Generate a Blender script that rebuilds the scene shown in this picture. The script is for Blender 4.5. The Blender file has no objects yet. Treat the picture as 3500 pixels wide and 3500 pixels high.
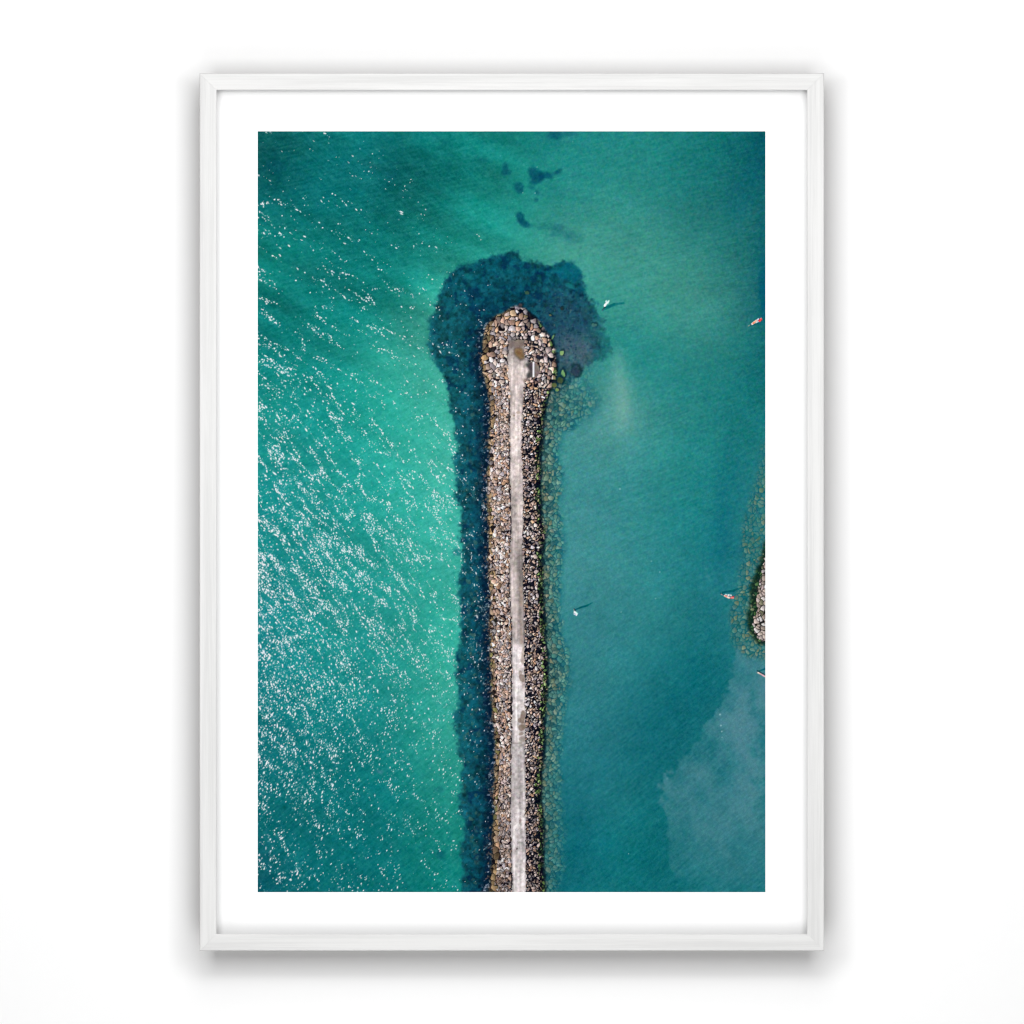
# A white wooden picture frame hung on a white wall; inside it a printed aerial view of a stone jetty in a turquoise sea.
import bpy, math
import numpy as np

PX = 0.00025                 # metres per pixel of the 3500 px photograph, measured on the front of the frame
H = 0.050                    # front of the frame, distance from the wall
DEPTH = 0.027                # depth of the moulding
SHEET = H - 0.0180           # plane of the mount and the print
D = 9.0                      # camera distance from the wall
EXPOSE = 0.765               # albedo that renders as full white
rng = np.random.default_rng(7)

scene = bpy.context.scene
COL = scene.collection

# ------------------------------------------------------------------ helpers
def link(name, me, mat, parent=None, label=None):
    o = bpy.data.objects.new(name, me)
    COL.objects.link(o)
    if mat is not None:
        me.materials.append(mat)
    if parent is not None:
        o.parent = parent
    if label:
        o['label'] = label
    return o

def mesh(name, verts, faces):
    me = bpy.data.meshes.new(name)
    me.from_pydata([tuple(map(float, v)) for v in verts], [], faces)
    me.update()
    return me

def box(name, x0, x1, y0, y1, z0, z1):
    v = [(x0, y0, z0), (x1, y0, z0), (x1, y1, z0), (x0, y1, z0), (x0, y0, z1), (x1, y0, z1), (x1, y1, z1), (x0, y1, z1)]
    f = [(3, 2, 1, 0), (4, 5, 6, 7), (0, 1, 5, 4), (1, 2, 6, 5), (2, 3, 7, 6), (3, 0, 4, 7)]
    return mesh(name, v, f)

def at(px, py, z):
    """photograph pixel -> local x, y on the plane at distance z from the wall (the picture hangs at the centre of the frame)"""
    s = PX * (D - z) / (D - H)
    return (px - 1750.0) * s, (1750.0 - py) * s

# ------------------------------------------------------------------ materials
def new_mat(name):
    m = bpy.data.materials.new(name)
    m.use_nodes = True
    nt = m.node_tree
    b = nt.nodes['Principled BSDF']
    b.inputs['Specular IOR Level'].default_value = 0.15
    b.inputs['Roughness'].default_value = 0.75
    return m, nt, b

def noise_mat(name, col, var, scale, rough=0.8, bump=0.0, stretch=(1, 1, 1), detail=4.0):
    m, nt, b = new_mat(name)
    b.inputs['Roughness'].default_value = rough
    tc = nt.nodes.new('ShaderNodeTexCoord')
    mp = nt.nodes.new('ShaderNodeMapping')
    mp.inputs['Scale'].default_value = stretch
    nz = nt.nodes.new('ShaderNodeTexNoise')
    nz.inputs['Scale'].default_value = scale
    nz.inputs['Detail'].default_value = detail
    rp = nt.nodes.new('ShaderNodeValToRGB')
    rp.color_ramp.elements[0].position = 0.3
    rp.color_ramp.elements[1].position = 0.7
    rp.color_ramp.elements[0].color = tuple(c * (1 - var) for c in col) + (1,)
    rp.color_ramp.elements[1].color = tuple(min(1, c * (1 + var)) for c in col) + (1,)
    L = nt.links.new
    L(tc.outputs['Object'], mp.inputs['Vector'])
    L(mp.outputs['Vector'], nz.inputs['Vector'])
    L(nz.outputs['Fac'], rp.inputs['Fac'])
    L(rp.outputs['Color'], b.inputs['Base Color'])
    if bump:
        bp = nt.nodes.new('ShaderNodeBump')
        bp.inputs['Strength'].default_value = bump
        bp.inputs['Distance'].default_value = 0.0002
        L(nz.outputs['Fac'], bp.inputs['Height'])
        L(bp.outputs['Normal'], b.inputs['Normal'])
    return m

M_wall = noise_mat('wall_paint', (0.885, 0.885, 0.885), 0.003, 60.0, 0.9, 0.0)
M_mount = noise_mat('mount_board', (0.90, 0.90, 0.90), 0.002, 400.0, 0.85, 0.0)
M_under = noise_mat('shade_underside', (0.10, 0.10, 0.10), 0.1, 120.0, 0.9, 0.0)  # near-black colour added to cut bounce light and deepen the frame's shadows
M_back = noise_mat('backing_board', (0.30, 0.22, 0.15), 0.1, 80.0, 0.8, 0.0)

def wood_mat():
    m, nt, b = new_mat('white_painted_wood')
    b.inputs['Roughness'].default_value = 0.55
    L = nt.links.new
    tc = nt.nodes.new('ShaderNodeTexCoord')
    oi = nt.nodes.new('ShaderNodeObjectInfo')
    mul = nt.nodes.new('ShaderNodeVectorMath'); mul.operation = 'SCALE'
    mul.inputs[0].default_value = (3.1, 0.7, 0.0)
    L(oi.outputs['Random'], mul.inputs['Scale'])
    add = nt.nodes.new('ShaderNodeVectorMath'); add.operation = 'ADD'
    L(tc.outputs['Object'], add.inputs[0]); L(mul.outputs['Vector'], add.inputs[1])
    outs = []
    for sx, sy, det in ((9.0, 900.0, 3.0), (38.0, 1700.0, 2.0), (5.0, 160.0, 2.0)):
        mp = nt.nodes.new('ShaderNodeMapping'); mp.inputs['Scale'].default_value = (sx, sy, 60.0)
        L(add.outputs['Vector'], mp.inputs['Vector'])
        nz = nt.nodes.new('ShaderNodeTexNoise'); nz.inputs['Scale'].default_value = 1.0; nz.inputs['Detail'].default_value = det
        nz.inputs['Distortion'].default_value = 0.4
        L(mp.outputs['Vector'], nz.inputs['Vector'])
        outs.append(nz.outputs['Fac'])
    m1 = nt.nodes.new('ShaderNodeMath'); m1.operation = 'ADD'; L(outs[0], m1.inputs[0]); L(outs[1], m1.inputs[1])
    m2 = nt.nodes.new('ShaderNodeMath'); m2.operation = 'MULTIPLY_ADD'; L(m1.outputs[0], m2.inputs[0]); m2.inputs[1].default_value = 0.36; L(outs[2], m2.inputs[2])
    m3 = nt.nodes.new('ShaderNodeMath'); m3.operation = 'MULTIPLY'; L(m2.outputs[0], m3.inputs[0]); m3.inputs[1].default_value = 0.58
    rp = nt.nodes.new('ShaderNodeValToRGB')
    e = rp.color_ramp.elements
    e[0].position = 0.40; e[0].color = (0.615, 0.614, 0.609, 1)
    e[1].position = 0.58; e[1].color = (0.695, 0.694, 0.688, 1)
    L(m3.outputs[0], rp.inputs['Fac']); L(rp.outputs['Color'], b.inputs['Base Color'])
    bp = nt.nodes.new('ShaderNodeBump'); bp.inputs['Strength'].default_value = 0.25; bp.inputs['Distance'].default_value = 0.00012
    L(m1.outputs[0], bp.inputs['Height']); L(bp.outputs['Normal'], b.inputs['Normal'])
    return m

def print_mat():
    """ink on matt paper: the ink colours sit on the sheet's own grid, the paper tooth is noise"""
    m, nt, b = new_mat('matt_print')
    b.inputs['Roughness'].default_value = 0.8
    b.inputs['Specular IOR Level'].default_value = 0.0
    L = nt.links.new
    at_ = nt.nodes.new('ShaderNodeAttribute'); at_.attribute_name = 'ink'
    tc = nt.nodes.new('ShaderNodeTexCoord')
    nz = nt.nodes.new('ShaderNodeTexNoise'); nz.inputs['Scale'].default_value = 1500.0; nz.inputs['Detail'].default_value = 1.0
    L(tc.outputs['Object'], nz.inputs['Vector'])
    mr = nt.nodes.new('ShaderNodeMapRange'); mr.inputs['To Min'].default_value = 0.94; mr.inputs['To Max'].default_value = 1.06
    L(nz.outputs['Fac'], mr.inputs['Value'])
    mx = nt.nodes.new('ShaderNodeVectorMath'); mx.operation = 'SCALE'
    L(at_.outputs['Color'], mx.inputs[0]); L(mr.outputs['Result'], mx.inputs['Scale'])
    L(mx.outputs['Vector'], b.inputs['Base Color'])
    return m

M_wood = wood_mat()
M_print = print_mat()

# ------------------------------------------------------------------ the printed picture (ink colours, worked out on a fine grid)
X0, X1, Y0, Y1 = 881.0, 2616.0, 449.0, 3049.0
NX, NY = 868, 1300
xs = np.linspace(X0, X1, NX); ys = np.linspace(Y0, Y1, NY)
X, Y = np.meshgrid(xs, ys)                      # rows run down the picture
U = (X - X0) / (X1 - X0); V = (Y - Y0) / (Y1 - Y0)

TAB = rng.random((24, 256, 256))
def vn(x, y, k):
    """smooth value noise, 0..1"""
    xi = np.floor(x).astype(np.int64); yi = np.floor(y).astype(np.int64)
    fx = x - xi; fy = y - yi
    fx = fx * fx * (3 - 2 * fx); fy = fy * fy * (3 - 2 * fy)
    t = TAB[k % 24]
    a = t[yi & 255, xi & 255]; b = t[yi & 255, (xi + 1) & 255]
    c = t[(yi + 1) & 255, xi & 255]; d = t[(yi + 1) & 255, (xi + 1) & 255]
    return (a * (1 - fx) + b * fx) * (1 - fy) + (c * (1 - fx) + d * fx) * fy
def fbm(x, y, k, n=4):
    s = 0; w = 1; tot = 0
    for i in range(n):
        s = s + w * vn(x * 2 ** i + 17.3 * i, y * 2 ** i + 5.1 * i, k + i); tot += w; w *= 0.5
    return s / tot
def rot(x, y, deg):
    a = math.radians(deg)
    return x * math.cos(a) + y * math.sin(a), -x * math.sin(a) + y * math.cos(a)
def sm(a, b, x):
    t = np.clip((x - a) / (b - a), 0, 1)
    return t * t * (3 - 2 * t)
def blur(a, r):
    """three box blurs, radius in grid cells"""
    r = int(r)
    if r < 1: return a
    for _ in range(3):
        for ax in (0, 1):
            p = np.concatenate([np.repeat(np.take(a, [0], ax), r + 1, ax), a, np.repeat(np.take(a, [-1], ax), r, ax)], ax)
            c = np.cumsum(p, ax)
            n = a.shape[ax]
            a = (np.take(c, np.arange(2 * r + 1, 2 * r + 1 + n), ax) - np.take(c, np.arange(0, n), ax)) / (2 * r + 1)
    return a
def inside(poly, x, y):
    r = np.zeros(x.shape, bool)
    n = len(poly)
    for i in range(n):
        xa, ya = poly[i]; xb, yb = poly[(i + 1) % n]
        if ya == yb: continue
        c = ((ya > y) != (yb > y)) & (x < (xb - xa) * (y - ya) / (yb - ya) + xa)
        r ^= c
    return r
def mix(img, col, a):
    a = np.asarray(a)[..., None]
    return img * (1 - a) + np.asarray(col, float) * a
def ell(cx, cy, rx, ry, deg=0.0, x=None, y=None):
    dx, dy = rot((X if x is None else x) - cx, (Y if y is None else y) - cy, deg)
    return np.sqrt((dx / rx) ** 2 + (dy / ry) ** 2)
def prof(pts):
    p = np.array(pts, float)
    return np.interp(Y, p[:, 0], p[:, 1])

# --- open water: ink colours at measured spots, joined by a thin-plate surface
C = []
def row(v, *pts):
    for u, r, g, b in pts: C.append((u, v, r, g, b))
row(0.00, (0, 10, 106, 102), (.13, 6, 108, 104), (.26, 6, 112, 108), (.4, 10, 128, 118), (.5, 14, 132, 122), (.62, 18, 132, 124), (.75, 20, 134, 125), (.86, 12, 122, 116), (.94, 7, 110, 109), (1, 0, 88, 97))
row(.06, (0, 4, 98, 98), (.13, 3, 104, 103), (.26, 5, 108, 106), (.4, 8, 126, 117), (.5, 20, 140, 126), (.62, 22, 138, 128), (.75, 25, 136, 126), (.86, 14, 118, 114), (.94, 10, 108, 108), (1, 5, 94, 100))
row(.10, (0, 4, 104, 102), (.13, 4, 108, 105), (.26, 6, 116, 110), (.4, 14, 138, 124), (.5, 22, 146, 131), (.62, 34, 143, 130), (.75, 34, 138, 126), (.86, 22, 120, 115), (.94, 18, 114, 111), (1, 12, 102, 104))
row(.15, (0, 8, 132, 120), (.13, 5, 122, 113), (.26, 8, 126, 117), (.38, 18, 142, 127), (.46, 24, 148, 132), (.55, 44, 150, 132), (.62, 52, 152, 134), (.75, 48, 145, 130), (.86, 34, 130, 120), (.94, 22, 118, 113), (1, 14, 104, 106))
row(.20, (0, 8, 132, 121), (.13, 8, 124, 116), (.26, 9, 134, 122), (.33, 26, 150, 133), (.39, 42, 160, 138), (.64, 50, 155, 138), (.75, 48, 148, 132), (.86, 46, 140, 125), (.94, 30, 122, 116), (1, 10, 100, 107))
row(.25, (0, 5, 122, 115), (.13, 7, 130, 119), (.24, 16, 142, 128), (.32, 46, 162, 140), (.68, 36, 144, 132), (.75, 40, 146, 132), (.86, 46, 142, 129), (.94, 32, 126, 119), (1, 8, 104, 109))
row(.30, (0, 8, 130, 121), (.13, 12, 142, 130), (.24, 34, 164, 143), (.32, 50, 168, 146), (.70, 20, 136, 128), (.78, 24, 136, 128), (.88, 26, 130, 123), (.96, 14, 116, 114), (1, 8, 106, 109))
row(.36, (0, 16, 150, 137), (.13, 14, 148, 136), (.24, 28, 168, 147), (.34, 52, 177, 152), (.67, 58, 146, 138), (.715, 78, 156, 145), (.76, 44, 142, 134), (.88, 22, 130, 125), (1, 10, 114, 114))
row(.45, (0, 15, 145, 138), (.13, 20, 155, 143), (.26, 34, 174, 154), (.37, 54, 183, 159), (.61, 50, 140, 138), (.7, 46, 140, 138), (.8, 28, 138, 133), (.9, 16, 126, 125), (.95, 14, 119, 122), (1, 22, 120, 123))
row(.55, (0, 14, 140, 136), (.13, 20, 150, 141), (.26, 30, 166, 150), (.38, 50, 180, 157), (.62, 52, 140, 140), (.7, 46, 140, 139), (.8, 28, 133, 133), (.89, 14, 120, 125), (.93, 12, 114, 122), (1, 30, 121, 126))
row(.65, (0, 15, 136, 137), (.13, 19, 148, 140), (.26, 28, 158, 145), (.38, 44, 180, 155), (.62, 42, 132, 136), (.7, 38, 134, 137), (.8, 26, 128, 130), (.89, 14, 118, 124), (1, 36, 124, 130))
row(.72, (0, 11, 130, 132), (.13, 14, 140, 135), (.26, 24, 152, 140), (.38, 46, 172, 149), (.62, 38, 130, 134), (.7, 32, 128, 132), (.8, 10, 114, 121), (.88, 2, 108, 116), (1, 20, 118, 124))
row(.80, (0, 6, 118, 122), (.13, 8, 126, 125), (.26, 14, 138, 130), (.38, 42, 166, 145), (.62, 28, 122, 130), (.7, 20, 118, 126), (.78, 4, 108, 117), (.88, 10, 112, 120), (1, 20, 118, 126))
row(.88, (0, 4, 112, 116), (.13, 5, 117, 117), (.26, 6, 124, 120), (.38, 24, 148, 130), (.62, 12, 112, 122), (.7, 16, 120, 126), (.78, 6, 112, 118), (.88, 8, 112, 119), (1, 16, 118, 125))
row(.94, (0, 5, 104, 110), (.13, 4, 114, 115), (.26, 4, 119, 117), (.38, 14, 138, 124), (.62, 2, 106, 117), (.7, 4, 118, 123), (.78, 0, 110, 115), (.88, 12, 116, 122), (1, 22, 118, 126))
row(1.0, (0, 5, 96, 106), (.13, 5, 112, 113), (.26, 5, 118, 116), (.38, 8, 132, 121), (.62, 4, 108, 117), (.7, 6, 120, 123), (.78, 2, 108, 114), (.88, 8, 116, 121), (1, 16, 118, 125))
C = np.array(C)
def tps(r2):
    return np.where(r2 > 1e-12, r2 * np.log(np.maximum(r2, 1e-12)), 0.0)
asp = (Y1 - Y0) / (X1 - X0)
P = np.stack([C[:, 0], C[:, 1] * asp], 1)
n = len(P)
K = tps(((P[:, None] - P[None]) ** 2).sum(-1)) + np.eye(n) * 2e-3
A = np.block([[K, np.c_[np.ones(n), P]], [np.c_[np.ones(n), P].T, np.zeros((3, 3))]])
W = np.linalg.solve(A, np.r_[C[:, 2:], np.zeros((3, 3))])
cu = np.linspace(0, 1, 70); cv = np.linspace(0, asp, 105)
CU, CV = np.meshgrid(cu, cv)
Q = np.stack([CU.ravel(), CV.ravel()], 1)
coarse = (tps(((Q[:, None] - P[None]) ** 2).sum(-1)) @ W[:n] + np.c_[np.ones(len(Q)), Q] @ W[n:]).reshape(105, 70, 3)
gx = U * 69; gy = V * 104
ix = np.minimum(gx.astype(int), 68); iy = np.minimum(gy.astype(int), 103)
fx = (gx - ix)[..., None]; fy = (gy - iy)[..., None]
img = (coarse[iy, ix] * (1 - fx) + coarse[iy, ix + 1] * fx) * (1 - fy) + (coarse[iy + 1, ix] * (1 - fx) + coarse[iy + 1, ix + 1] * fx) * fy
img = np.clip(img, 0, 255)

# --- cloudy depth variation, drifting down to the right on the seaward side
rx, ry = rot(X, Y, 24)
cl = fbm(rx / 260, ry / 70, 0, 4) - 0.5
left = sm(.62, .42, U)
topl = left * sm(.36, .2, V) + 0.55 * left
img *= (1 + 0.30 * cl * topl)[..., None]
cl2 = fbm(X / 90 + 9, Y / 90, 3, 4) - 0.5
img *= (1 + 0.11 * cl2)[..., None]

# --- fine ripples on the sheltered side
right = sm(.50, .60, U)
rip = 0
for deg, w in ((-12, sm(.42, .22, V)), (-22, sm(.2, .4, V) * sm(.75, .5, V)), (-38, sm(.45, .75, V)), (35, 0.6 * left * sm(.5, .1, V)), (48, .5 * left)):
    a, b = rot(X, Y, deg)
    rip = rip + w * ((vn(a / 40 + deg, b / 5.6, 5) - .5) + .7 * (vn(a / 18, b / 4.2 + deg, 6) - .5))
img += (rip * 20)[..., None] * np.array([1.1, 1.0, .95]) * (0.4 * right + 0.6 * left)[..., None]

ds = (.11 + .07 * sm(.52, .62, U))[..., None]
img = img * (1 - ds) + img.mean(-1, keepdims=True) * ds
img[..., 2] *= 1.025
img *= (1 + .03 * sm(.52, .62, U))[..., None]
# --- weed patches on the sea bed and dim ragged shoals
WOB = {}
def wob(s, k, a):
    key = (s, k, X.shape, float(X[0, 0]), float(Y[0, 0]))
    if key not in WOB:
        WOB[key] = (fbm(X / s, Y / s, k, 3) - .5).astype(np.float32)
    return WOB[key] * a
FULL = []
def enter(x0, x1, y0, y1):
    """work on one window of the sheet only"""
    global img, X, Y, U, V
    i0, i1 = np.searchsorted(xs, [x0, x1]); j0, j1 = np.searchsorted(ys, [y0, y1])
    sl = np.s_[j0:j1, i0:i1]
    FULL.append((img, X, Y, U, V, sl))
    img, X, Y, U, V = img[sl], X[sl], Y[sl], U[sl], V[sl]
    return sl
def leave():
    global img, X, Y, U, V
    part_ = img
    img, X, Y, U, V, sl = FULL.pop()
    img = img.copy(); img[sl] = part_
def whole(m, sl):
    r = np.zeros((NY, NX), bool); r[sl] = m
    return r
def blob(cx, cy, rx_, ry_, deg, col, alpha, soft=.35, rag=.7):
    r_ = 2.4 * max(rx_, ry_) + 4
    enter(cx - r_, cx + r_, cy - r_, cy + r_)
    global img
    d = ell(cx, cy, rx_, ry_, deg) + (fbm(X / 22, Y / 22, 8, 3) - .5) * rag
    img = mix(img, col, alpha * sm(1 + soft, 1 - soft, d))
    leave()
for b in ((1826, 592, 22, 17, 20, .8), (1837, 612, 24, 14, -25, .8), (1866, 601, 27, 12, -15, .8), (1906, 588, 16, 8, -22, .75), (1774, 642, 17, 14, 40, .7), (1779, 655, 9, 9, 0, .5),
          (1817, 640, 12, 8, 0, .45), (1837, 658, 8, 10, 0, .45), (1833, 683, 7, 8, 0, .45), (1777, 745, 13, 17, -15, .8), (1793, 764, 16, 12, 35, .8), (1727, 573, 10, 20, 10, .65), (1738, 588, 9, 8, 0, .4),
          (1640, 548, 22, 10, 0, .22), (1900, 462, 20, 16, 0, .6), (1955, 456, 16, 8, 0, .4), (1875, 776, 60, 11, 6, .2), (1910, 796, 44, 16, 10, .24), (1960, 815, 30, 16, 0, .2), (940, 570, 34, 20, 0, .3), (2490, 500, 14, 24, 0, .25),
          (1342, 602, 18, 16, 0, .25), (1505, 2920, 15, 15, 0, .42), (1500, 2698, 14, 10, 0, .32), (1563, 1888, 12, 10, 0, .5), (2478, 2606, 9, 14, -30, .4)):
    blob(b[0], b[1], b[2] * 1.1, b[3] * 1.1, b[4], (5, 76, 96), b[5] * .98, .5, 1.1)
for b in ((2580, 560, 34, 120, 8, .16), (2600, 800, 20, 130, 0, .18), (2608, 990, 14, 90, 0, .65), (2520, 690, 40, 80, 10, .22), (2485, 1640, 40, 160, 8, .12), (2470, 1830, 28, 120, 4, .14)):
    blob(b[0], b[1], b[2], b[3], b[4], (0, 84, 108), b[5], .6, .6)

# --- milky silt trails
def silt(poly, col, alpha, soft, rag=26, s=60):
    global img
    x = X + wob(s, 10, rag * 2); y = Y + wob(s, 12, rag * 2)
    m = blur(inside(poly, x, y).astype(float), soft)
    img = mix(img, col, m * alpha)
pl = .6 * fbm(X / 130, Y / 150, 4, 4) + .4 * fbm(X / 34, Y / 40, 7, 3)
pl = np.clip(.5 + 1.7 * (pl - .5), 0, 1)
cloud = [(2535, 2215), (2512, 2262), (2512, 2335), (2490, 2389), (2455, 2435), (2405, 2490), (2355, 2566), (2314, 2616), (2286, 2677), (2280, 2727), (2290, 2794), (2282, 2880), (2320, 2990), (2380, 3060), (2640, 3060), (2640, 2215)]
edge = np.clip((inside(cloud, X, Y) * 1.0), 0, 1)
edge = blur(edge, 14)
puff = .55 * fbm(X / 75, Y / 85, 4, 5) + .45 * fbm(rot(X, Y, 55)[0] / 120, rot(X, Y, 55)[1] / 45, 9, 4)
puff = (puff - .5) / .13
near = edge + .15 * puff + .35 * (fbm(X / 22, Y / 22, 13, 3) - .5)
img = mix(img, (82, 136, 147), sm(.30, .52, near) * np.clip(.54 + .22 * puff, .14, .82) * np.interp(Y, [2200, 2300, 2600, 2800, 2950, 3049], [.75, .95, 1, .85, .55, .35]))
tx = fbm(rot(X, Y, -38)[0] / 26, rot(X, Y, -38)[1] / 5, 11, 2) - .5
img = img + (tx * 15 * sm(.3, .6, near))[..., None]
img = mix(img, (92, 138, 152), sm(.8, 1.05, near) * .35 * sm(2420, 2560, X) * np.interp(Y, [2280, 2380, 2650, 2800], [0, 1, 1, 0]))
silt([(2050, 1240), (2045, 1330), (2090, 1370), (2110, 1330), (2104, 1250), (2080, 1200)], (96, 156, 148), .5, 16, 18, 50)
silt([(2098, 1180), (2104, 1290), (2112, 1400), (2122, 1488), (2131, 1488), (2147, 1395), (2138, 1290), (2118, 1190)], (122, 174, 162), .85, 8, 10, 40)
silt([(2140, 1240), (2150, 1330), (2166, 1400), (2172, 1330), (2160, 1230)], (84, 156, 146), .35, 12, 12, 40)

# --- the dark ring of drowned rock round the jetty
RING = [(1574, 3070), (1578, 3000), (1583, 2884), (1574, 2749), (1583, 2614), (1560, 2529), (1556, 2430), (1569, 2367), (1549, 2308), (1565, 2254), (1578, 2173), (1574, 2083), (1569, 1993), (1583, 1890), (1574, 1813), (1566, 1655), (1549, 1588), (1569, 1520), (1547, 1430), (1535, 1350), (1528, 1315), (1493, 1245), (1466, 1210), (1472, 1157),
        (1466, 1086), (1490, 1058), (1480, 1034), (1507, 1012), (1514, 970), (1540, 942), (1568, 914), (1602, 901), (1637, 893), (1658, 890), (1670, 876), (1722, 865), (1764, 858), (1778, 893), (1792, 898), (1813, 886), (1834, 893), (1869, 909), (1890, 903), (1943, 887), (1964, 884), (1973, 910), (1993, 939), (2000, 981), (2010, 1016),
        (2035, 1051), (2056, 1086), (2056, 1139), (2084, 1192), (2078, 1220), (2050, 1227), (1990, 1262), (1930, 1330), (1890, 1400), (1870, 1480), (1860, 1600), (1860, 3070)]
wx = X + wob(26, 11, 30) + wob(9, 13, 26); wy = Y + wob(26, 14, 30) + wob(9, 15, 26)
ring = blur(inside(RING, wx, wy).astype(float), 6)
feather = 1 + 1.4 * sm(1960, 2060, X) * sm(1000, 1100, Y)
ring = ring_full = sm(.02, .10, ring) * sm(.20, .72, ring + feather * (.55 * (fbm(X / 11, Y / 11, 6, 3) - .5) + .36 * (fbm(X / 28, Y / 28, 10, 3) - .5)))
jx = np.clip((prof([(449, 1660), (1060, 1660), (1300, 1668), (2000, 1672), (2500, 1686), (3049, 1676)]) - X) / 110.0, 0, 1)   # 0 at the rocks, 1 at the ring's edge
lum = .5 * fbm(X / 30, Y / 30, 2, 4) + .5 * fbm(X / 10, Y / 10, 5, 3)
deep = np.stack([5 + 12 * jx, 50 + 40 * jx, 74 + 28 * jx], -1) * (0.22 + 1.36 * lum)[..., None]
hd = sm(1130, 900, Y)[..., None]
deep = deep * (1 - hd) + (np.array([9, 84, 101.0]) * (0.30 + 1.20 * lum)[..., None]) * hd
ring = ring_full = ring * (1 - .68 * sm(1970, 2080, X + wob(22, 3, 90)) * sm(930, 1010, Y))
img = img * (1 - .95 * ring[..., None]) + deep * .95 * ring[..., None]
img = mix(img, (20, 100, 116), ring * sm(.54, .70, fbm(X / 16, Y / 16, 7, 3)) * .55)
img = mix(img, (3, 42, 74), ring * sm(.6, .75, fbm(X / 24 + 50, Y / 24, 9, 3)) * .6 * sm(2000, 1880, X))
# paler shallow patch inside the ring, and the flat corner at upper right
img = mix(img, (8, 100, 118), .65 * sm(1.2, .7, ell(1945, 930, 44, 34, 20) + wob(30, 4, .5)))
img = mix(img, (28, 128, 130), .55 * sm(1.2, .6, ell(1950, 978, 22, 9, 20) + wob(20, 4, .6)))
img = mix(img, (24, 120, 122), .6 * sm(1.3, .5, ell(1601, 945, 16, 9, 30) + wob(14, 4, .8)))
# grey sky sheen off the right shoulder
g = sm(1.25, .35, ell(1958, 1205, 92, 88, 20) + wob(40, 17, .5)) * .85
img = mix(img, (94, 114, 124), g * (0.75 + .5 * (fbm(X / 7, Y / 7, 18, 2) - .5)))
g = sm(1.3, .3, ell(1935, 1090, 130, 110, 30) + wob(40, 19, .5)) * .45
img = mix(img, (56, 92, 108), g)
sp = vn(X / 5, Y / 5, 20)
img = mix(img, (4, 40, 62), sm(.62, .8, fbm(X / 8, Y / 8, 12, 2)) * .55 * sm(1.25, .7, ell(1950, 1100, 140, 140, 30)) * ring)
img = mix(img, (110, 130, 125), sm(.86, .97, sp) * .4 * sm(1.2, .8, ell(1920, 1110, 150, 120, 30)) * ring)

# --- stones: jittered cells, each with its own stretch and turn
def cells(x, y, s, seed, stretch=1.6, square=.65):
    r = np.random.default_rng(seed)
    T = r.random((6, 128, 128))
    gx = np.floor(x / s).astype(np.int64); gy = np.floor(y / s).astype(np.int64)
    d1 = np.full(x.shape, 9e9); d2 = d1.copy(); idx = np.zeros(x.shape, np.int64); ox = np.zeros(x.shape); oy = np.zeros(x.shape)
    for dj in range(-2, 3):
        for di in range(-2, 3):
            a = (gx + di) & 127; b = (gy + dj) & 127
            px = (gx + di + .5 + .95 * (T[0, b, a] - .5)) * s; py = (gy + dj + .5 + .95 * (T[1, b, a] - .5)) * s
            th = T[2, b, a] * math.pi; k = 1 + (stretch - 1) * T[3, b, a]
            dx = x - px; dy = y - py
            ca, sa = np.cos(th), np.sin(th)
            p = (dx * ca + dy * sa) / k; q = (-dx * sa + dy * ca) * k ** .5
            d = (np.sqrt(p * p + q * q) * (1 - square) + np.maximum(abs(p), abs(q)) * square) * (0.8 + .4 * T[4, b, a])
            n1 = d < d1
            d2 = np.where(n1, d1, np.minimum(d2, d)); d1 = np.where(n1, d, d1)
            idx = np.where(n1, b * 128 + a, idx); ox = np.where(n1, dx, ox); oy = np.where(n1, dy, oy)
    return idx, d1 / s, (d2 - d1) / s, ox / s, oy / s
def rnd(idx, seed):
    return np.random.default_rng(seed).random(128 * 128)[idx]
def palette(idx, seed, cols, wts):
    cols = np.array(cols, float); w = np.cumsum(wts) / np.sum(wts)
    k = np.searchsorted(w, np.random.default_rng(seed).random(128 * 128))
    return cols[np.minimum(k, len(cols) - 1)][idx]

# --- sun glitter on the open side
dens = np.interp(V, [0, .06, .12, .18, .24, .30, .36, .42, .5, .58, .66, .72, .8, .88, .94, 1.0], [.002, .004, .006, .013, .026, .052, .085, .14, .24, .33, .42, .44, .34, .22, .15, .12])
fall = np.interp(U, [0, .06, .12, .2, .28, .36, .42, .46], [1.0, .82, .62, .42, .28, .19, .15, .14])
dens = dens * fall
a, b = rot(X, Y, 30); st1 = fbm(a / 90, b / 12, 1, 3)
a, b = rot(X, Y, 52); st2 = fbm(a / 70, b / 12, 4, 3)
a, b = rot(X, Y, 60); st3 = fbm(a / 60, b / 24, 7, 3)
w1 = sm(.45, .25, V); w3 = sm(.6, .85, V); w2 = np.clip(1 - w1 - w3, 0, 1)
streak = st1 * w1 + st2 * w2 + st3 * w3
def crest(deg, la, lb, k):
    a, b = rot(X + wob(40, 2, 26), Y + wob(40, 5, 26), deg)
    n_ = vn(a / la, b / lb, k) * .7 + .3 * vn(a / la * 2.1, b / lb * 2.1, k + 1)
    return np.exp(-((n_ - .5) / .085) ** 2)
cr = crest(33, 120, 24, 2) * w1 + crest(52, 95, 22, 6) * w2 + .5 * crest(62, 70, 26, 9) * w3
zs = .55 * (streak - streak.mean()) / streak.std() + 1.15 * (cr - cr.mean()) / cr.std()
side = sm(1705, 1660, X) * (1 - .45 * ring)
ang = np.radians(np.interp(V, [0, .3, .5, .66, .76, .85, 1], [40, 42, 52, 60, 88, 112, 122]))
size = np.interp(U, [0, .2, .42], [.98, .82, .64])
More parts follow.
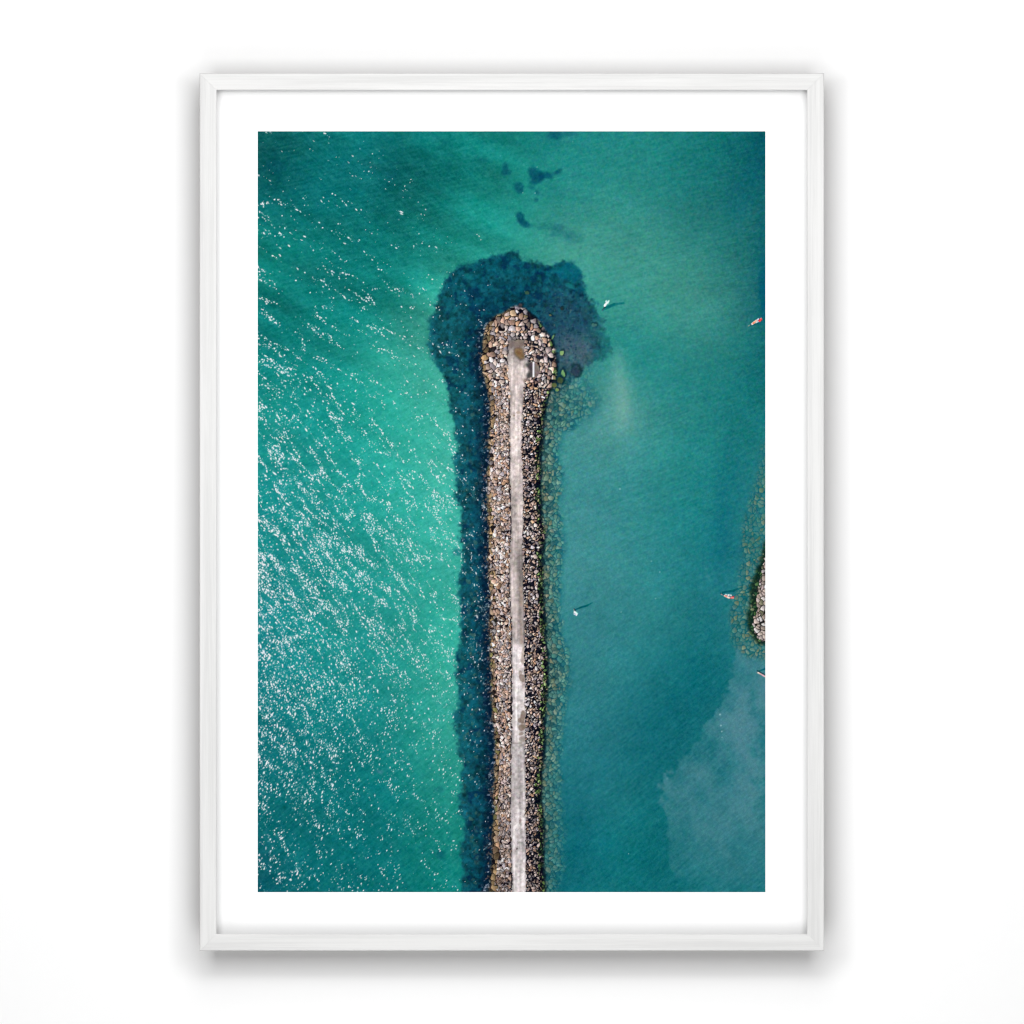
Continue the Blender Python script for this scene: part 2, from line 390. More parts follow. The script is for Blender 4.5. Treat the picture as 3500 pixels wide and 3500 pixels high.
def specks(s_, seed, r0, r1, stretch, kd, ks):
    """one glint per jittered cell, switched on more often along the wave crests"""
    T = np.random.default_rng(seed).random((6, 256, 256))
    gx = np.floor(X / s_).astype(np.int64); gy = np.floor(Y / s_).astype(np.int64)
    p = np.clip(dens * kd, 1e-5, .97); p = 1 / (1 + np.exp(-(np.log(p / (1 - p)) + ks * zs)))
    p = np.where(side > .01, p * side, 0) * (dens > .001)
    out = np.zeros(X.shape)
    for dj in (-1, 0, 1):
        for di in (-1, 0, 1):
            a = (gx + di) & 255; b = (gy + dj) & 255
            dx = X - (gx + di + .5 + .9 * (T[0, b, a] - .5)) * s_; dy = Y - (gy + dj + .5 + .9 * (T[1, b, a] - .5)) * s_
            th = ang + (T[2, b, a] - .5) * 1.0
            ca, sa = np.cos(th), np.sin(th)
            k = 1 + (stretch - 1) * T[3, b, a] ** 2
            q = np.hypot((dx * ca + dy * sa) / k, -dx * sa + dy * ca)
            r = (r0 + (r1 - r0) * T[4, b, a] ** 1.3) * size
            out = np.maximum(out, sm(r + 1.5, r - .9, q) * (T[5, b, a] < p) * (.45 + .55 * np.minimum(1, 2.2 * T[4, b, a])))
    return out
gl_full = np.maximum(specks(7.2, 51, .5, 2.3, 2.4, 1.5, 1.2), specks(11.0, 52, .8, 2.6, 3.4, .8, 1.8))
gl_full = np.maximum(gl_full, .5 * specks(6.0, 53, .4, 1.7, 2.0, 1.5, 1.0))
soft = np.clip(blur(gl_full, 2) * 1.2, 0, 1)
soft_full = soft
JW = enter(1440, 2112, 840, 3060)
ring = ring[JW]; gl = gl_full[JW]
# drowned stones on the sheltered side, seen through the water
OUT = prof([(449, 1900), (1150, 1980), (1200, 2020), (1300, 2040), (1380, 2042), (1430, 2020), (1465, 1960), (1480, 1925), (1560, 1912), (1640, 1926), (1720, 1916), (1830, 1930), (1920, 1922), (2045, 1918), (2150, 1924), (2240, 1944), (2290, 1958), (2352, 1950), (2424, 1930), (2507, 1928), (2600, 1918), (2741, 1926), (2938, 1934), (3049, 1916)])
INN = prof([(449, 1850), (1300, 1890), (1340, 1876), (1378, 1864), (1421, 1857), (1520, 1852), (1900, 1852), (2240, 1868), (2360, 1868), (2560, 1860), (2690, 1848), (3049, 1860)])
t = (X - INN) / (OUT - INN)                                    # 0 at the jetty, 1 at the outer edge
m = sm(1225, 1330, Y + wob(30, 2, 60)) * sm(-.06, .02, t) * sm(1.15, .8, t + wob(30, 3, .5))
water = mix(img, (16, 100, 112), .6 * sm(1.3, .6, t + wob(40, 5, .3)) * sm(1290, 1400, Y) * sm(-.06, 0, t))
img = water
idx, d1, gap, ox, oy = cells(X + wob(14, 6, 12), Y + wob(14, 7, 12), 13.8, 21, 1.7, .3)
pal = palette(idx, 31, [(154, 156, 128), (130, 148, 126), (168, 160, 132), (108, 142, 128), (146, 136, 106), (114, 124, 100), (88, 132, 122)], [3, 4, 2, 4, 2, 2, 3])
fade = sm(.0, 1.0, t)[..., None]
pal = pal * (1 - .5 * fade) + np.array([50, 138, 136.]) * .5 * fade
sh = (1 + .45 * np.clip(-ox * .8 + oy * .5, -.5, .5))[..., None]
dark = np.stack([16 + 0 * X, 54 + 38 * sm(0, 1, t), 62 + 46 * sm(0, 1, t)], -1)
e = (sm(.03, .22, gap) * sm(1.0, .6, d1) * np.where(rnd(idx, 14) < .16, .35, .72 + .4 * rnd(idx, 15)).clip(0, 1))[..., None]
low = prof([(449, .5), (1290, .5), (1400, .75), (1500, .95), (2300, .95), (2560, .85), (2760, .75), (3049, .55)])
lay0 = dark * (1 - e) + pal * sh * e
lay = .8 * lay0 + .2 * np.stack([blur(lay0[..., q], 1) for q in range(3)], -1)
keep = sm(.12, .3, rnd(idx, 5) + .75 * (1 - sm(.45, 1.0, t)))
img = img * (1 - (m * low * (.65 + .35 * keep))[..., None]) + lay * (m * low * (.65 + .35 * keep))[..., None]
# a few pale stones under the seaward water
idx, d1, gap, ox, oy = cells(X, Y, 15, 22, 1.4)
m = ring * sm(1290, 1420, Y) * sm(.10, .25, gap) * (rnd(idx, 6) > .80) * sm(1690, 1600, X) * (.2 + .3 * rnd(idx, 7))
img = mix(img, (96, 118, 98), m * sm(1555, 1610, X))

leave()
ring = ring_full; soft = soft_full; gl = gl_full
img = mix(img, img * .7 + np.array([50, 66, 72.]), soft * .35)
img *= (1 - .12 * np.clip(blur(gl, 1) - gl, 0, 1))[..., None]
img = mix(img, (250, 247, 250), gl * .97)
# faint glints elsewhere
sp = vn(X / 4.2, Y / 4.2, 12)
img = mix(img, (190, 225, 225), sm(.988, .999, sp) * sm(.5, .3, V) * .7 * (X < 2000))
for (gx_, gy_, rr) in ((2119, 1671, 3), (2226, 1918, 2), (2255, 1955, 2), (2461, 2442, 3), (2464, 2480, 3), (2467, 2500, 3), (2468, 2520, 2), (2123, 2092, 2), (2148, 2918, 2), (1829, 660, 2), (1787, 659, 2), (2241, 2046, 2)):
    img = mix(img, (200, 228, 230), sm(1.4, .5, ell(gx_, gy_, rr, rr)) * .5)

JW = enter(1440, 2112, 840, 3060)
ring = ring_full[JW]; gl = gl_full[JW]
# --- the jetty
XL = prof([(1040, 1760), (1055, 1742), (1068, 1716), (1083, 1690), (1100, 1672), (1122, 1659), (1157, 1651), (1192, 1653), (1224, 1641), (1262, 1647), (1298, 1661), (1333, 1665), (1368, 1671), (1421, 1676), (1474, 1672), (1520, 1670), (1562, 1670), (1604, 1666), (1670, 1662), (1717, 1664), (1769, 1668), (1821, 1672), (1912, 1668), (1983, 1672), (2086, 1677), (2138, 1672), (2190, 1675), (2252, 1677), (2341, 1679), (2445, 1683), (2538, 1689), (2590, 1691), (2652, 1689), (2721, 1683), (2762, 1690), (2824, 1683), (2907, 1681), (2969, 1680), (3021, 1672), (3049, 1670)])
XR = prof([(1040, 1770), (1050, 1790), (1065, 1808), (1093, 1838), (1129, 1862), (1157, 1883), (1195, 1895), (1231, 1901), (1262, 1905), (1308, 1898), (1333, 1881), (1378, 1867), (1421, 1859), (1474, 1855), (1520, 1851), (1562, 1846), (1624, 1848), (1676, 1844), (1717, 1850), (1769, 1848), (1821, 1862), (1852, 1861), (1889, 1853), (1972, 1855), (2076, 1859), (2138, 1863), (2190, 1863), (2231, 1870), (2317, 1871), (2362, 1869), (2424, 1863), (2486, 1859), (2538, 1861), (2590, 1857), (2641, 1850), (2731, 1848), (2793, 1855), (2845, 1859), (2907, 1855), (2969, 1857), (3049, 1863)])
PL = prof([(1164, 1740), (1192, 1737), (1280, 1737), (1333, 1743), (1509, 1743), (1640, 1743), (1728, 1747), (1831, 1747), (1921, 1742), (2024, 1743), (2107, 1748), (2210, 1750), (2445, 1751), (2538, 1749), (2652, 1746), (2720, 1746), (2850, 1747), (3010, 1751), (3049, 1751)])
PR = prof([(1164, 1793), (1220, 1792), (1238, 1802), (1269, 1811), (1294, 1799), (1315, 1792), (1385, 1787), (1509, 1783), (1603, 1786), (1707, 1789), (1852, 1786), (1920, 1787), (2045, 1790), (2148, 1793), (2362, 1794), (2486, 1795), (2548, 1793), (2673, 1796), (2886, 1796), (3049, 1799)])
ragg = wob(13, 16, 16) + wob(6, 18, 7)
onrock = (X > XL + ragg) & (X < XR + ragg) & (Y > 1046 + 1.4 * ragg)
# wet dark fringe on both sides
fr = sm(48, 4, XL - X + ragg * 2.0) * (X < 1780) * sm(1060, 1140, Y)
img = mix(img, (2, 22, 44), fr * .78 * (1 - gl * .8))
fr2 = sm(10, 0, X - XR + ragg) * (X > 1740) * sm(1050, 1080, Y)
img = mix(img, (4, 26, 36), fr2 * .85)
idx, d1, gap, ox, oy = cells(X, Y, 7.5, 23, 2.0)
m = sm(36, 0, XL - X + ragg) * (X < 1780) * sm(1070, 1120, Y) * (rnd(idx, 8) > .55) * sm(.06, .3, gap)
img = mix(img, palette(idx, 32, [(120, 100, 90), (170, 180, 195), (60, 80, 95), (150, 120, 105), (220, 225, 235)], [3, 2, 3, 2, 2]), m * .75)
# base tone between stones
base = np.zeros_like(img); base[:] = (16, 14, 20)
base[X > 1765] = (5, 9, 22)
# small stones on the slopes, larger ones round the head and along the seaward toe
wxs, wys = X + wob(9, 20, 9), Y + wob(9, 21, 9)
iS, dS, gS, oxS, oyS = cells(wxs, wys, 9.4, 24, 1.9)
iB, dB, gB, oxB, oyB = cells(wxs + 400, wys, 18.0, 25, 1.5)
iM, dM, gM, oxM, oyM = cells(wxs + 900, wys, 12.5, 26, 1.7)
headz = sm(1330, 1240, Y)
toe = sm(34, 16, X - XL + ragg) * (X < 1740)
useB = (headz * (X < 1700) * .9 + (Y < 1130) * .8 + toe * .7 * ((Y < 1500) | (Y > 2560)) + (Y > 2900) * (X < 1740) * .35 + (X > XR - 30) * (Y < 1330) * .8 + vn(X / 40, Y / 40, 13) * .45) > .78
useM = (~useB) & ((Y < 1330) | (vn(X / 30 + 7, Y / 30, 14) > .66) | (toe > .5))
pick = lambda s, m_, b_: np.where(useB, b_, np.where(useM, m_, s))
ox = pick(oxS, oxM, oxB); oy = pick(oyS, oyM, oyB); gp = pick(gS, gM, gB)
dry = [(226, 208, 200), (208, 182, 166), (190, 160, 142), (178, 173, 178), (242, 236, 238), (206, 168, 138), (160, 142, 132), (212, 197, 194), (148, 140, 142)]
wts = [5, 5, 4, 2.4, 1.3, 1.6, 3, 5, 2.4]
pS = palette(iS, 41, dry, wts); pM = palette(iM, 42, dry, wts); pB = palette(iB, 43, dry, wts)
col = np.where(useB[..., None], pB, np.where(useM[..., None], pM, pS))
rv = pick(rnd(iS, 9), rnd(iM, 9), rnd(iB, 9)); rv2 = pick(rnd(iS, 10), rnd(iM, 10), rnd(iB, 10))
wet = [(154, 132, 100), (126, 110, 84), (172, 146, 110), (112, 94, 76), (132, 128, 82), (180, 158, 130)]
wS = palette(iS, 44, wet, [2, 2, 2, 2, 1, 2]); wM = palette(iM, 45, wet, [2, 2, 2, 2, 1, 2]); wB = palette(iB, 46, wet, [2, 2, 2, 2, 1, 2])
wcol = np.where(useB[..., None], wB, np.where(useM[..., None], wM, wS))
dl = X - XL
iswet = (X < 1742) & (dl + 22 * (rv - .5) < np.interp(Y, [1300, 1450, 2600, 2900], [20, 10, 12, 22]))
iswet |= (Y < 1085) & (rv2 > .5)
col = np.where(iswet[..., None], wcol, col)
grn = palette(iS, 47, [(98, 124, 74), (128, 160, 94), (66, 90, 56), (160, 188, 122), (48, 66, 44), (140, 132, 104)], [3, 2.2, 3, 1.2, 3, 2])
isg = (X > 1800) & (XR - X + 12 * (rv - .5) < np.interp(Y, [1080, 1200, 1330, 1450, 3049], [5, 5, 12, 17, 17])) & (rv2 > np.interp(Y, [1080, 1330, 1400], [.6, .35, .18]))
col = np.where(isg[..., None], grn, col)
lit = -ox * .8 + oy * .45
rightside = X > 1765
sha = 1 + np.where(rightside, .62, .5) * np.clip(lit, -.7, .6)
sha *= .80 + .38 * rv2
sha *= np.where(Y > 2600, np.interp(Y, [2600, 3049], [1, .80]), 1) * np.where(rightside, .94, 1.0)
sha *= .9 + .2 * vn(X / 4, Y / 4, 15)
col = np.clip(col * sha[..., None] * np.array([.98, .96, .955]), 0, 250)
lo = np.where(rightside, np.where(Y > 1330, .15, .10), .05); hi = np.where(rightside, np.where(Y > 1330, .29, .22), .17)
dd1 = pick(dS, dM, dB)
e = sm(lo, hi, gp + .10 * lit) * sm(.98, .62, dd1 - .12 * lit)
drop = (rv < np.where(rightside, np.where(Y > 1330, .08, .03), .03))
e = np.where(drop, e * .15, e)
ed = sm(-2, 12, XR - X + 3 * ragg)                    # black shadow line under the lee toe
e = e * np.where(rightside & ~isg, .25 + .75 * ed, 1)
rock = base * (1 - e[..., None]) + col * e[..., None]
ro = blur(onrock.astype(float), 1)
img = img * (1 - ro[..., None]) + rock * ro[..., None]
# loose weed-green boulders off the lee side
for (cx, cy, a_, b_, dg, c_) in ((1890, 1152, 3, 9, 25, (110, 150, 100)), (1920, 1206, 7, 8, 0, (150, 185, 120)), (1925, 1277, 6, 13, -15, (130, 180, 115)), (1904, 1332, 6, 5, 20, (130, 160, 90)), (1915, 1300, 10, 12, 0, (66, 84, 52)), (1895, 1316, 8, 8, 0, (96, 104, 60)), (1801, 1001, 7, 6, 0, (60, 90, 70)), (1881, 1078, 5, 3, 30, (110, 120, 80)), (1920, 1055, 5, 6, 0, (40, 52, 56)), (1778, 1043, 7, 6, 0, (70, 62, 66)), (1968, 1268, 14, 18, -20, (44, 66, 82)), (2030, 1111, 9, 6, 0, (70, 120, 112))):
    dd = ell(cx, cy, a_, b_, dg) + wob(8, 17, .6)
    img = mix(img, (8, 34, 44), sm(1.7, 1.1, ell(cx + 3, cy - 2, a_, b_, dg) + wob(8, 17, .6)) * .6)
    img = mix(img, c_, sm(1.15, .85, dd) * .9)

# --- the walkway
wl = PL + wob(14, 19, 9) + wob(5, 20, 5); wr = PR + wob(14, 22, 9) + wob(5, 21, 5)
onpath = (X > wl) & (X < wr) & (Y > 1163 + wob(10, 3, 5))
# concrete slab beside the white bar
slab = inside([(1794, 1226), (1804, 1236), (1830, 1238), (1838, 1246), (1845, 1263), (1843, 1278), (1834, 1292), (1818, 1290), (1806, 1293), (1796, 1308)], X + wob(8, 2, 6), Y + wob(8, 5, 6))
pt = (X - PL) / np.maximum(PR - PL, 1)
tone = np.interp(Y, [1164, 1195, 1230, 1262, 1320, 1420, 1540, 1560, 1600, 1700, 1830, 1900, 2000, 2100, 2190, 2215, 2300, 2420, 2532, 2542, 2620, 2720, 2760, 2850, 3049], [.60, .70, .82, .93, .96, .95, .96, .84, .93, .84, .90, .80, .84, .80, .82, .98, 1.02, 1.05, 1.0, .88, .87, .84, .95, .98, .97])
path = np.array([232, 217, 213.]) * tone[..., None]
warm = sm(2150, 2250, Y)[..., None]
path = path * (1 - warm) + np.array([222, 213, 213.]) * tone[..., None] * warm
stre = fbm(X / 7, Y / 90, 5, 3) - .5
path *= (1 + .50 * stre + .46 * (fbm(X / 9, Y / 9, 6, 3) - .5))[..., None]
path *= (1 - .20 * sm(.30, .75, pt) * sm(1800, 1900, Y) * sm(2240, 2180, Y))[..., None]
path = mix(path, (176, 148, 128), .5 * sm(.55, .8, pt) * sm(1, .85, pt) * sm(1950, 2000, Y) * sm(2300, 2200, Y) * sm(.4, .6, fbm(X / 10, Y / 24, 8, 2)))
path *= (1 - .16 * sm(.18, .0, pt) - .14 * sm(.86, 1., pt))[..., None]
img = np.where(onpath[..., None], path, img)
img = np.where((slab & ~onpath)[..., None], np.array([126, 112, 108.]) * (1 + .4 * (fbm(X / 10, Y / 10, 9, 3) - .5))[..., None], img)
pathmask = onpath | slab
on = pathmask.astype(float)
def stain(cx, cy, a_, b_, dg, c_, al, rag=.5, soft=.2):
    global img
    dd = ell(cx, cy, a_, b_, dg) + wob(11, 23, rag)
    img = mix(img, c_, sm(1 + soft, 1 - soft, dd) * al * on)
stain(1768, 1176, 26, 14, 0, (112, 96, 88), .6, .8, .5)
def puddle(poly, c_, al, soft, rag):
    global img
    m_ = blur(inside(poly, X + wob(9, 3, rag), Y + wob(9, 4, rag)).astype(float), soft)
    img = mix(img, c_, np.clip(m_, 0, 1) * al * on)
POOL = [(1757, 1187), (1769, 1184), (1780, 1186), (1791, 1195), (1793, 1213), (1792, 1232), (1780, 1234), (1769, 1226), (1763, 1216), (1751, 1209), (1757, 1203), (1754, 1195)]
puddle(POOL, (92, 82, 76), .85, 1, 7)
puddle([(1774 + (x - 1774) * .78, 1208 + (y - 1208) * .76 - 2) for x, y in POOL], (138, 108, 74), .9, 1, 9)
stain(1771, 1205, 9, 7, 30, (112, 86, 60), .6, .8, .4); stain(1784, 1219, 6, 8, 0, (116, 92, 66), .5, .8, .4)
puddle([(1795, 1243), (1806, 1239), (1820, 1237), (1822, 1288), (1806, 1292), (1799, 1290), (1803, 1278), (1811, 1268), (1806, 1257), (1798, 1252)], (68, 66, 68), .9, 1, 5)
stain(1796, 1302, 7, 9, 0, (128, 112, 104), .7, .6, .4)
for s in ((1785, 2318, 10, 14, -15, .75), (1778, 2300, 6, 9, 0, .5), (1787, 2252, 7, 20, 0, .4), (1786, 2452, 9, 24, 8, .8), (1776, 2462, 6, 9, 0, .7), (1783, 2486, 12, 11, 0, .8), (1788, 2480, 8, 14, 0, .6), (1782, 2508, 8, 5, -20, .6), (1787, 2526, 13, 9, 0, .5), (1788, 2338, 6, 16, 0, .3)):
    stain(s[0], s[1], s[2], s[3], s[4], (128, 112, 100), s[5], .5, .2)
stain(1778, 2806, 4, 9, 15, (140, 120, 118), .6); stain(1767, 2901, 3, 3, 0, (78, 62, 58), .9); stain(1762, 2540, 20, 1.6, 2, (140, 128, 124), .7, .2); stain(1786, 2537, 12, 1.4, -3, (140, 128, 124), .7, .2)
stain(1757, 1420, 4, 4, 0, (150, 128, 112), .7); stain(1772, 1410, 9, 5, 0, (176, 156, 142), .6)
# dark shade of the rocks along the left kerb
kerb = sm(7, 0, PL - X + wob(9, 2, 8)) * (X < PL + 1) * (Y > 1180) * (vn(X / 30, Y / 16, 16) > .3)
img = mix(img, (12, 12, 20), kerb * .8 * (~pathmask))
bar = (abs(X - 1823.5) < 2.3) & (Y > 1237) & (Y < 1288)
img = mix(img, (40, 40, 46), ((abs(X - 1827) < 2.2) & (Y > 1237) & (Y < 1290)) * .5)
img = mix(img, (240, 238, 240), bar * 1.0)

leave()
onrock = whole(onrock, JW); pathmask = whole(pathmask, JW); bar = whole(bar, JW)
IW = enter(2440, 2620, 1430, 2290)
ragg = wob(13, 16, 16) + wob(6, 18, 7)
# --- the point of the second breakwater at the right edge
ISL = [(2640, 1895), (2616, 1903), (2605, 1944), (2596, 1989), (2589, 2037), (2585, 2078), (2576, 2110), (2575, 2149), (2583, 2175), (2599, 2188), (2640, 2192)]
ISG = [(2640, 1850), (2615, 1856), (2596, 1924), (2580, 1973), (2567, 2005), (2560, 2053), (2556, 2101), (2557, 2149), (2573, 2183), (2592, 2201), (2640, 2206)]
ISU = [(2640, 1470), (2606, 1520), (2590, 1620), (2570, 1700), (2540, 1780), (2538, 1850), (2545, 1900), (2528, 1973), (2524, 2021), (2499, 2085), (2493, 2123), (2500, 2170), (2512, 2205), (2528, 2226), (2560, 2242), (2592, 2252), (2640, 2240)]
qx, qy = X + wob(20, 12, 26), Y + wob(20, 13, 26)
mu = blur(inside(ISU, qx, qy).astype(float), 5)
idx, d1, gap, ox, oy = cells(X + 300 + wob(14, 6, 12), Y + wob(14, 7, 12), 15.0, 27, 1.5, .25)
pal = palette(idx, 33, [(126, 140, 112), (104, 134, 118), (140, 142, 114), (84, 128, 120), (116, 124, 96)], [3, 4, 2, 3, 2])
e = (sm(.04, .28, gap) * sm(.9, .5, d1) * (.5 + .55 * rnd(idx, 14)).clip(0, 1))[..., None]
lay = np.array([18, 92, 100.]) * (1 - e) + pal * (1 + .4 * np.clip(-ox * .8 + oy * .5, -.5, .5))[..., None] * e
stren = sm(.0, .8, mu) * np.interp(Y, [1450, 1700, 1900, 2050, 2250], [.5, .72, .85, .95, .9]) * (.55 + .45 * sm(.2, .6, rnd(idx, 11)))
img = img * (1 - stren[..., None]) + lay * stren[..., None]
mg = blur(inside(ISG, X + ragg, Y + ragg).astype(float), 2)
img = mix(img, (14, 34, 26), mg * .92)
idx, d1, gap, ox, oy = cells(X + 700, Y, 11.5, 28, 1.5)
gcol = palette(idx, 34, [(50, 84, 56), (96, 120, 84), (30, 54, 40), (70, 100, 60), (120, 130, 100)], [3, 2, 3, 2, 1])
img = mix(img, gcol * (1 + .6 * np.clip(-ox * .8 + oy * .5, -.5, .5))[..., None], mg * sm(.12, .3, gap) * (rnd(idx, 12) > .3))
isl = inside(ISL, X + ragg, Y + ragg)
iM, dM, gM, oxM, oyM = cells(X + 900 + wob(16, 20, 7), Y, 14.0, 26, 1.6)
icol = palette(iM, 48, [(222, 204, 196), (200, 178, 166), (236, 228, 226), (176, 160, 150), (150, 150, 120)], [4, 3, 3, 2, 1]) * (.86 + .5 * np.clip(-oxM * .8 + oyM * .5, -.5, .5))[..., None]
e = sm(.04, .2, gM)[..., None]
img = np.where(isl[..., None], np.array([26, 24, 24.]) * (1 - e) + np.clip(icol, 0, 250) * e, img)
islmask = whole(mg > .5, IW)
leave()

# --- small boats with their shadows on the water
def cap(ax, ay, bx, by, r0, r1):
    """soft-edged tapered stroke, 1 inside"""
    vx, vy = bx - ax, by - ay
    tt = np.clip(((X - ax) * vx + (Y - ay) * vy) / (vx * vx + vy * vy), 0, 1)
    d = np.hypot(X - ax - tt * vx, Y - ay - tt * vy)
    return sm(r0 + (r1 - r0) * tt + 1.3, r0 + (r1 - r0) * tt - 1.0, d)
boats = []
def strokes(L, hull):
    global img
    bw = enter(min(q[0] for q in L) - 20, max(q[2] for q in L) + 20, min(min(q[1], q[3]) for q in L) - 20, max(max(q[1], q[3]) for q in L) + 20)
    for (ax, ay, bx, by, r0, r1, c_, al) in L:
        img = mix(img, c_, cap(ax, ay, bx, by, r0, r1) * al)
    mm = np.zeros(X.shape)
    for (ax, ay, bx, by, r0, r1) in hull:
        mm = np.maximum(mm, cap(ax, ay, bx, by, r0, r1))
    leave()
    boats.append(whole(mm > .4, bw))
sc = (0, 92, 100)
strokes([(2072, 1050, 2098, 1041, 4, 5, sc, .7), (2098, 1040, 2132, 1036, 5, 3, (4, 98, 104), .6), (2060, 1060, 2085, 1048, 3, 5, sc, .5), (2060, 1059, 2068, 1049, .8, 2, (20, 40, 44), .9), (2058, 1063, 2063, 1056, .6, 1, (120, 110, 110), .6),
         (2067, 1045, 2075, 1034, 3.2, 3.6, (250, 248, 250), 1), (2071, 1030, 2073, 1027, 2, 1.2, (225, 245, 248), 1), (2077, 1035, 2081, 1028, 3, 2.2, (215, 248, 245), 1), (2067, 1045, 2068, 1041, 3, 3, (252, 250, 252), 1)],
        [(2062, 1056, 2068, 1046, 1.2, 3.4), (2067, 1045, 2079, 1030, 3.6, 4.2)])
strokes([(2568, 1113, 2600, 1098, 3, 5, (0, 88, 98), .6), (2553, 1119, 2560, 1115, 1, 1, (70, 120, 112), .7), (2558, 1114, 2566, 1110, 1.4, 1.2, (150, 150, 146), .9), (2565, 1111, 2569, 1108, 1.3, 1.2, (30, 40, 72), .9),
         (2571, 1107, 2586, 1096, 3.4, 3.6, (250, 232, 220), 1), (2574, 1105, 2581, 1100, 2.0, 2.4, (244, 120, 66), 1), (2580, 1100, 2586, 1096, 2.0, 2.2, (252, 196, 166), 1), (2584, 1103, 2592, 1099, 1.2, 1.4, (220, 236, 238), 1),
         (2590, 1093, 2592, 1090, 2, 2, (245, 235, 245), 1), (2596, 1096, 2601, 1092, 4.2, 3.6, (244, 82, 76), 1), (2595, 1094, 2597, 1092, 1.6, 1.6, (214, 22, 50), 1), (2602, 1095, 2603, 1094, 1.4, 1.4, (150, 20, 40), 1), (2600, 1088, 2602, 1087, 1.4, 1.2, (250, 150, 140), .9)],
        [(2559, 1114, 2569, 1108, 1.2, 1.4), (2571, 1107, 2600, 1092, 3.6, 4.4)])
strokes([(1966, 2084, 1986, 2076, 2, 3, (0, 84, 98), .9), (1986, 2076, 2006, 2070, 3, 3.2, (0, 88, 100), .9), (2006, 2070, 2024, 2060, 3.2, 1.6, (4, 98, 106), .85), (1962, 2081, 1966, 2086, 1.6, 1.8, (10, 30, 40), .9), (1961, 2083, 1963, 2089, 1, 1.2, (170, 175, 165), .9),
         (1964, 2092, 1972, 2098, 3, 3, (248, 252, 250), 1), (1970, 2093, 1974, 2098, 1.6, 1.4, (190, 250, 236), 1), (1962, 2098, 1965, 2100, 1.8, 1.8, (215, 232, 240), 1), (1969, 2099, 1970, 2103, 2.2, 2.2, (250, 242, 250), 1), (1965, 2098, 1966, 2099, .8, .8, (130, 140, 150), .8)],
        [(1962, 2084, 1965, 2090, 1.6, 2), (1965, 2092, 1970, 2101, 3.6, 4)])
strokes([(2470, 2025, 2508, 2019, 3, 4, (0, 86, 94), .85), (2508, 2018, 2538, 2008, 4, 2.4, (4, 90, 94), .7), (2462, 2027, 2474, 2033, 1, 1.8, (8, 50, 62), .8), (2465, 2031, 2468, 2033, 1.2, 1.2, (200, 180, 160), .9), (2470, 2034, 2474, 2036, 1, 1, (130, 160, 175), .8),
         (2477, 2036, 2492, 2043, 2.8, 3, (250, 200, 186), 1), (2481, 2036, 2484, 2037, 1.8, 1.6, (234, 70, 48), 1), (2480, 2032, 2484, 2033, 1.6, 1.4, (205, 235, 240), 1), (2487, 2041, 2491, 2042, 1.6, 1.4, (252, 240, 220), 1), (2489, 2034, 2499, 2035, 2.6, 2, (246, 240, 240), 1), (2494, 2034, 2495, 2036, 1, 1, (80, 90, 130), .9),
         (2499, 2042, 2507, 2044, 2.8, 2.2, (250, 150, 140), 1), (2505, 2039, 2508, 2040, 1.9, 1.6, (204, 16, 48), 1), (2499, 2044, 2501, 2045, 1.8, 1.6, (244, 90, 96), 1)],
        [(2465, 2031, 2475, 2036, 1.2, 1.4), (2478, 2037, 2506, 2042, 3.4, 4)])
strokes([(2592, 2294, 2616, 2286, 2, 3, (0, 84, 102), .8), (2588, 2292, 2616, 2307, 1.4, 1.4, (14, 40, 44), .85), (2584, 2296, 2590, 2300, .8, 1, (110, 120, 110), .7), (2591, 2299, 2618, 2314, 1.7, 2.1, (240, 184, 178), 1), (2591, 2299, 2594, 2301, 1.5, 1.5, (250, 240, 215), 1), (2606, 2308, 2612, 2311, 1.1, 1.1, (250, 180, 212), .9)],
        [(2590, 2298, 2618, 2314, 1.8, 2.4)])

# --- film grain
gr = rng.normal(0, 1, (NY, NX)); gr = (gr + .6 * blur(gr, 1) * 4)
gc = blur(rng.normal(0, 1, (NY, NX, 3)), 1) * 2.2
img = img + 3.4 * gr[..., None] + (3.5 + 2.5 * sm(.5, .6, U) * sm(.75, .4, V))[..., None] * gc
img = np.clip(img, 0, 255)

lin = img / 255.0
lin = np.where(lin <= .04045, lin / 12.92, ((lin + .055) / 1.055) ** 2.4)
ink = np.concatenate([np.clip(lin * EXPOSE, 0.001, 1), np.ones((NY, NX, 1))], -1).astype(np.float32)

# ------------------------------------------------------------------ which printed thing each cell of the sheet belongs to
centre = lambda a: (a[:-1, :-1] | a[1:, 1:] | a[1:, :-1] | a[:-1, 1:])
part = np.zeros((NY - 1, NX - 1), np.int32)
part[centre(onrock)] = 1
part[centre(pathmask)] = 2
part[centre(bar)] = 3
part[centre(islmask)] = 4
for k, bm in enumerate(boats):
    part[centre(bm)] = 5 + k

vx, vy = at(X, Y, SHEET)
vid = np.arange(NX * NY).reshape(NY, NX)
quad = np.stack([vid[1:, :-1], vid[1:, 1:], vid[:-1, 1:], vid[:-1, :-1]], -1)
co_all = np.stack([vx, vy, np.full_like(vx, SHEET + 0.0002)], -1).reshape(-1, 3).astype(np.float32)
ink_all = ink.reshape(-1, 4)

def sheet_piece(name, k):
    q = quad[part == k]
    used, inv = np.unique(q.ravel(), return_inverse=True)
    nf = len(q)
    me = bpy.data.meshes.new(name)
    me.vertices.add(len(used)); me.vertices.foreach_set('co', co_all[used].ravel())
    me.loops.add(nf * 4); me.loops.foreach_set('vertex_index', inv.astype(np.int32).ravel())
    me.polygons.add(nf); me.polygons.foreach_set('loop_start', np.arange(0, nf * 4, 4, dtype=np.int32))
    me.update(calc_edges=True)
    a = me.color_attributes.new('ink', 'FLOAT_COLOR', 'POINT')
    a.data.foreach_set('color', ink_all[used].ravel())
    me.validate()
    return me

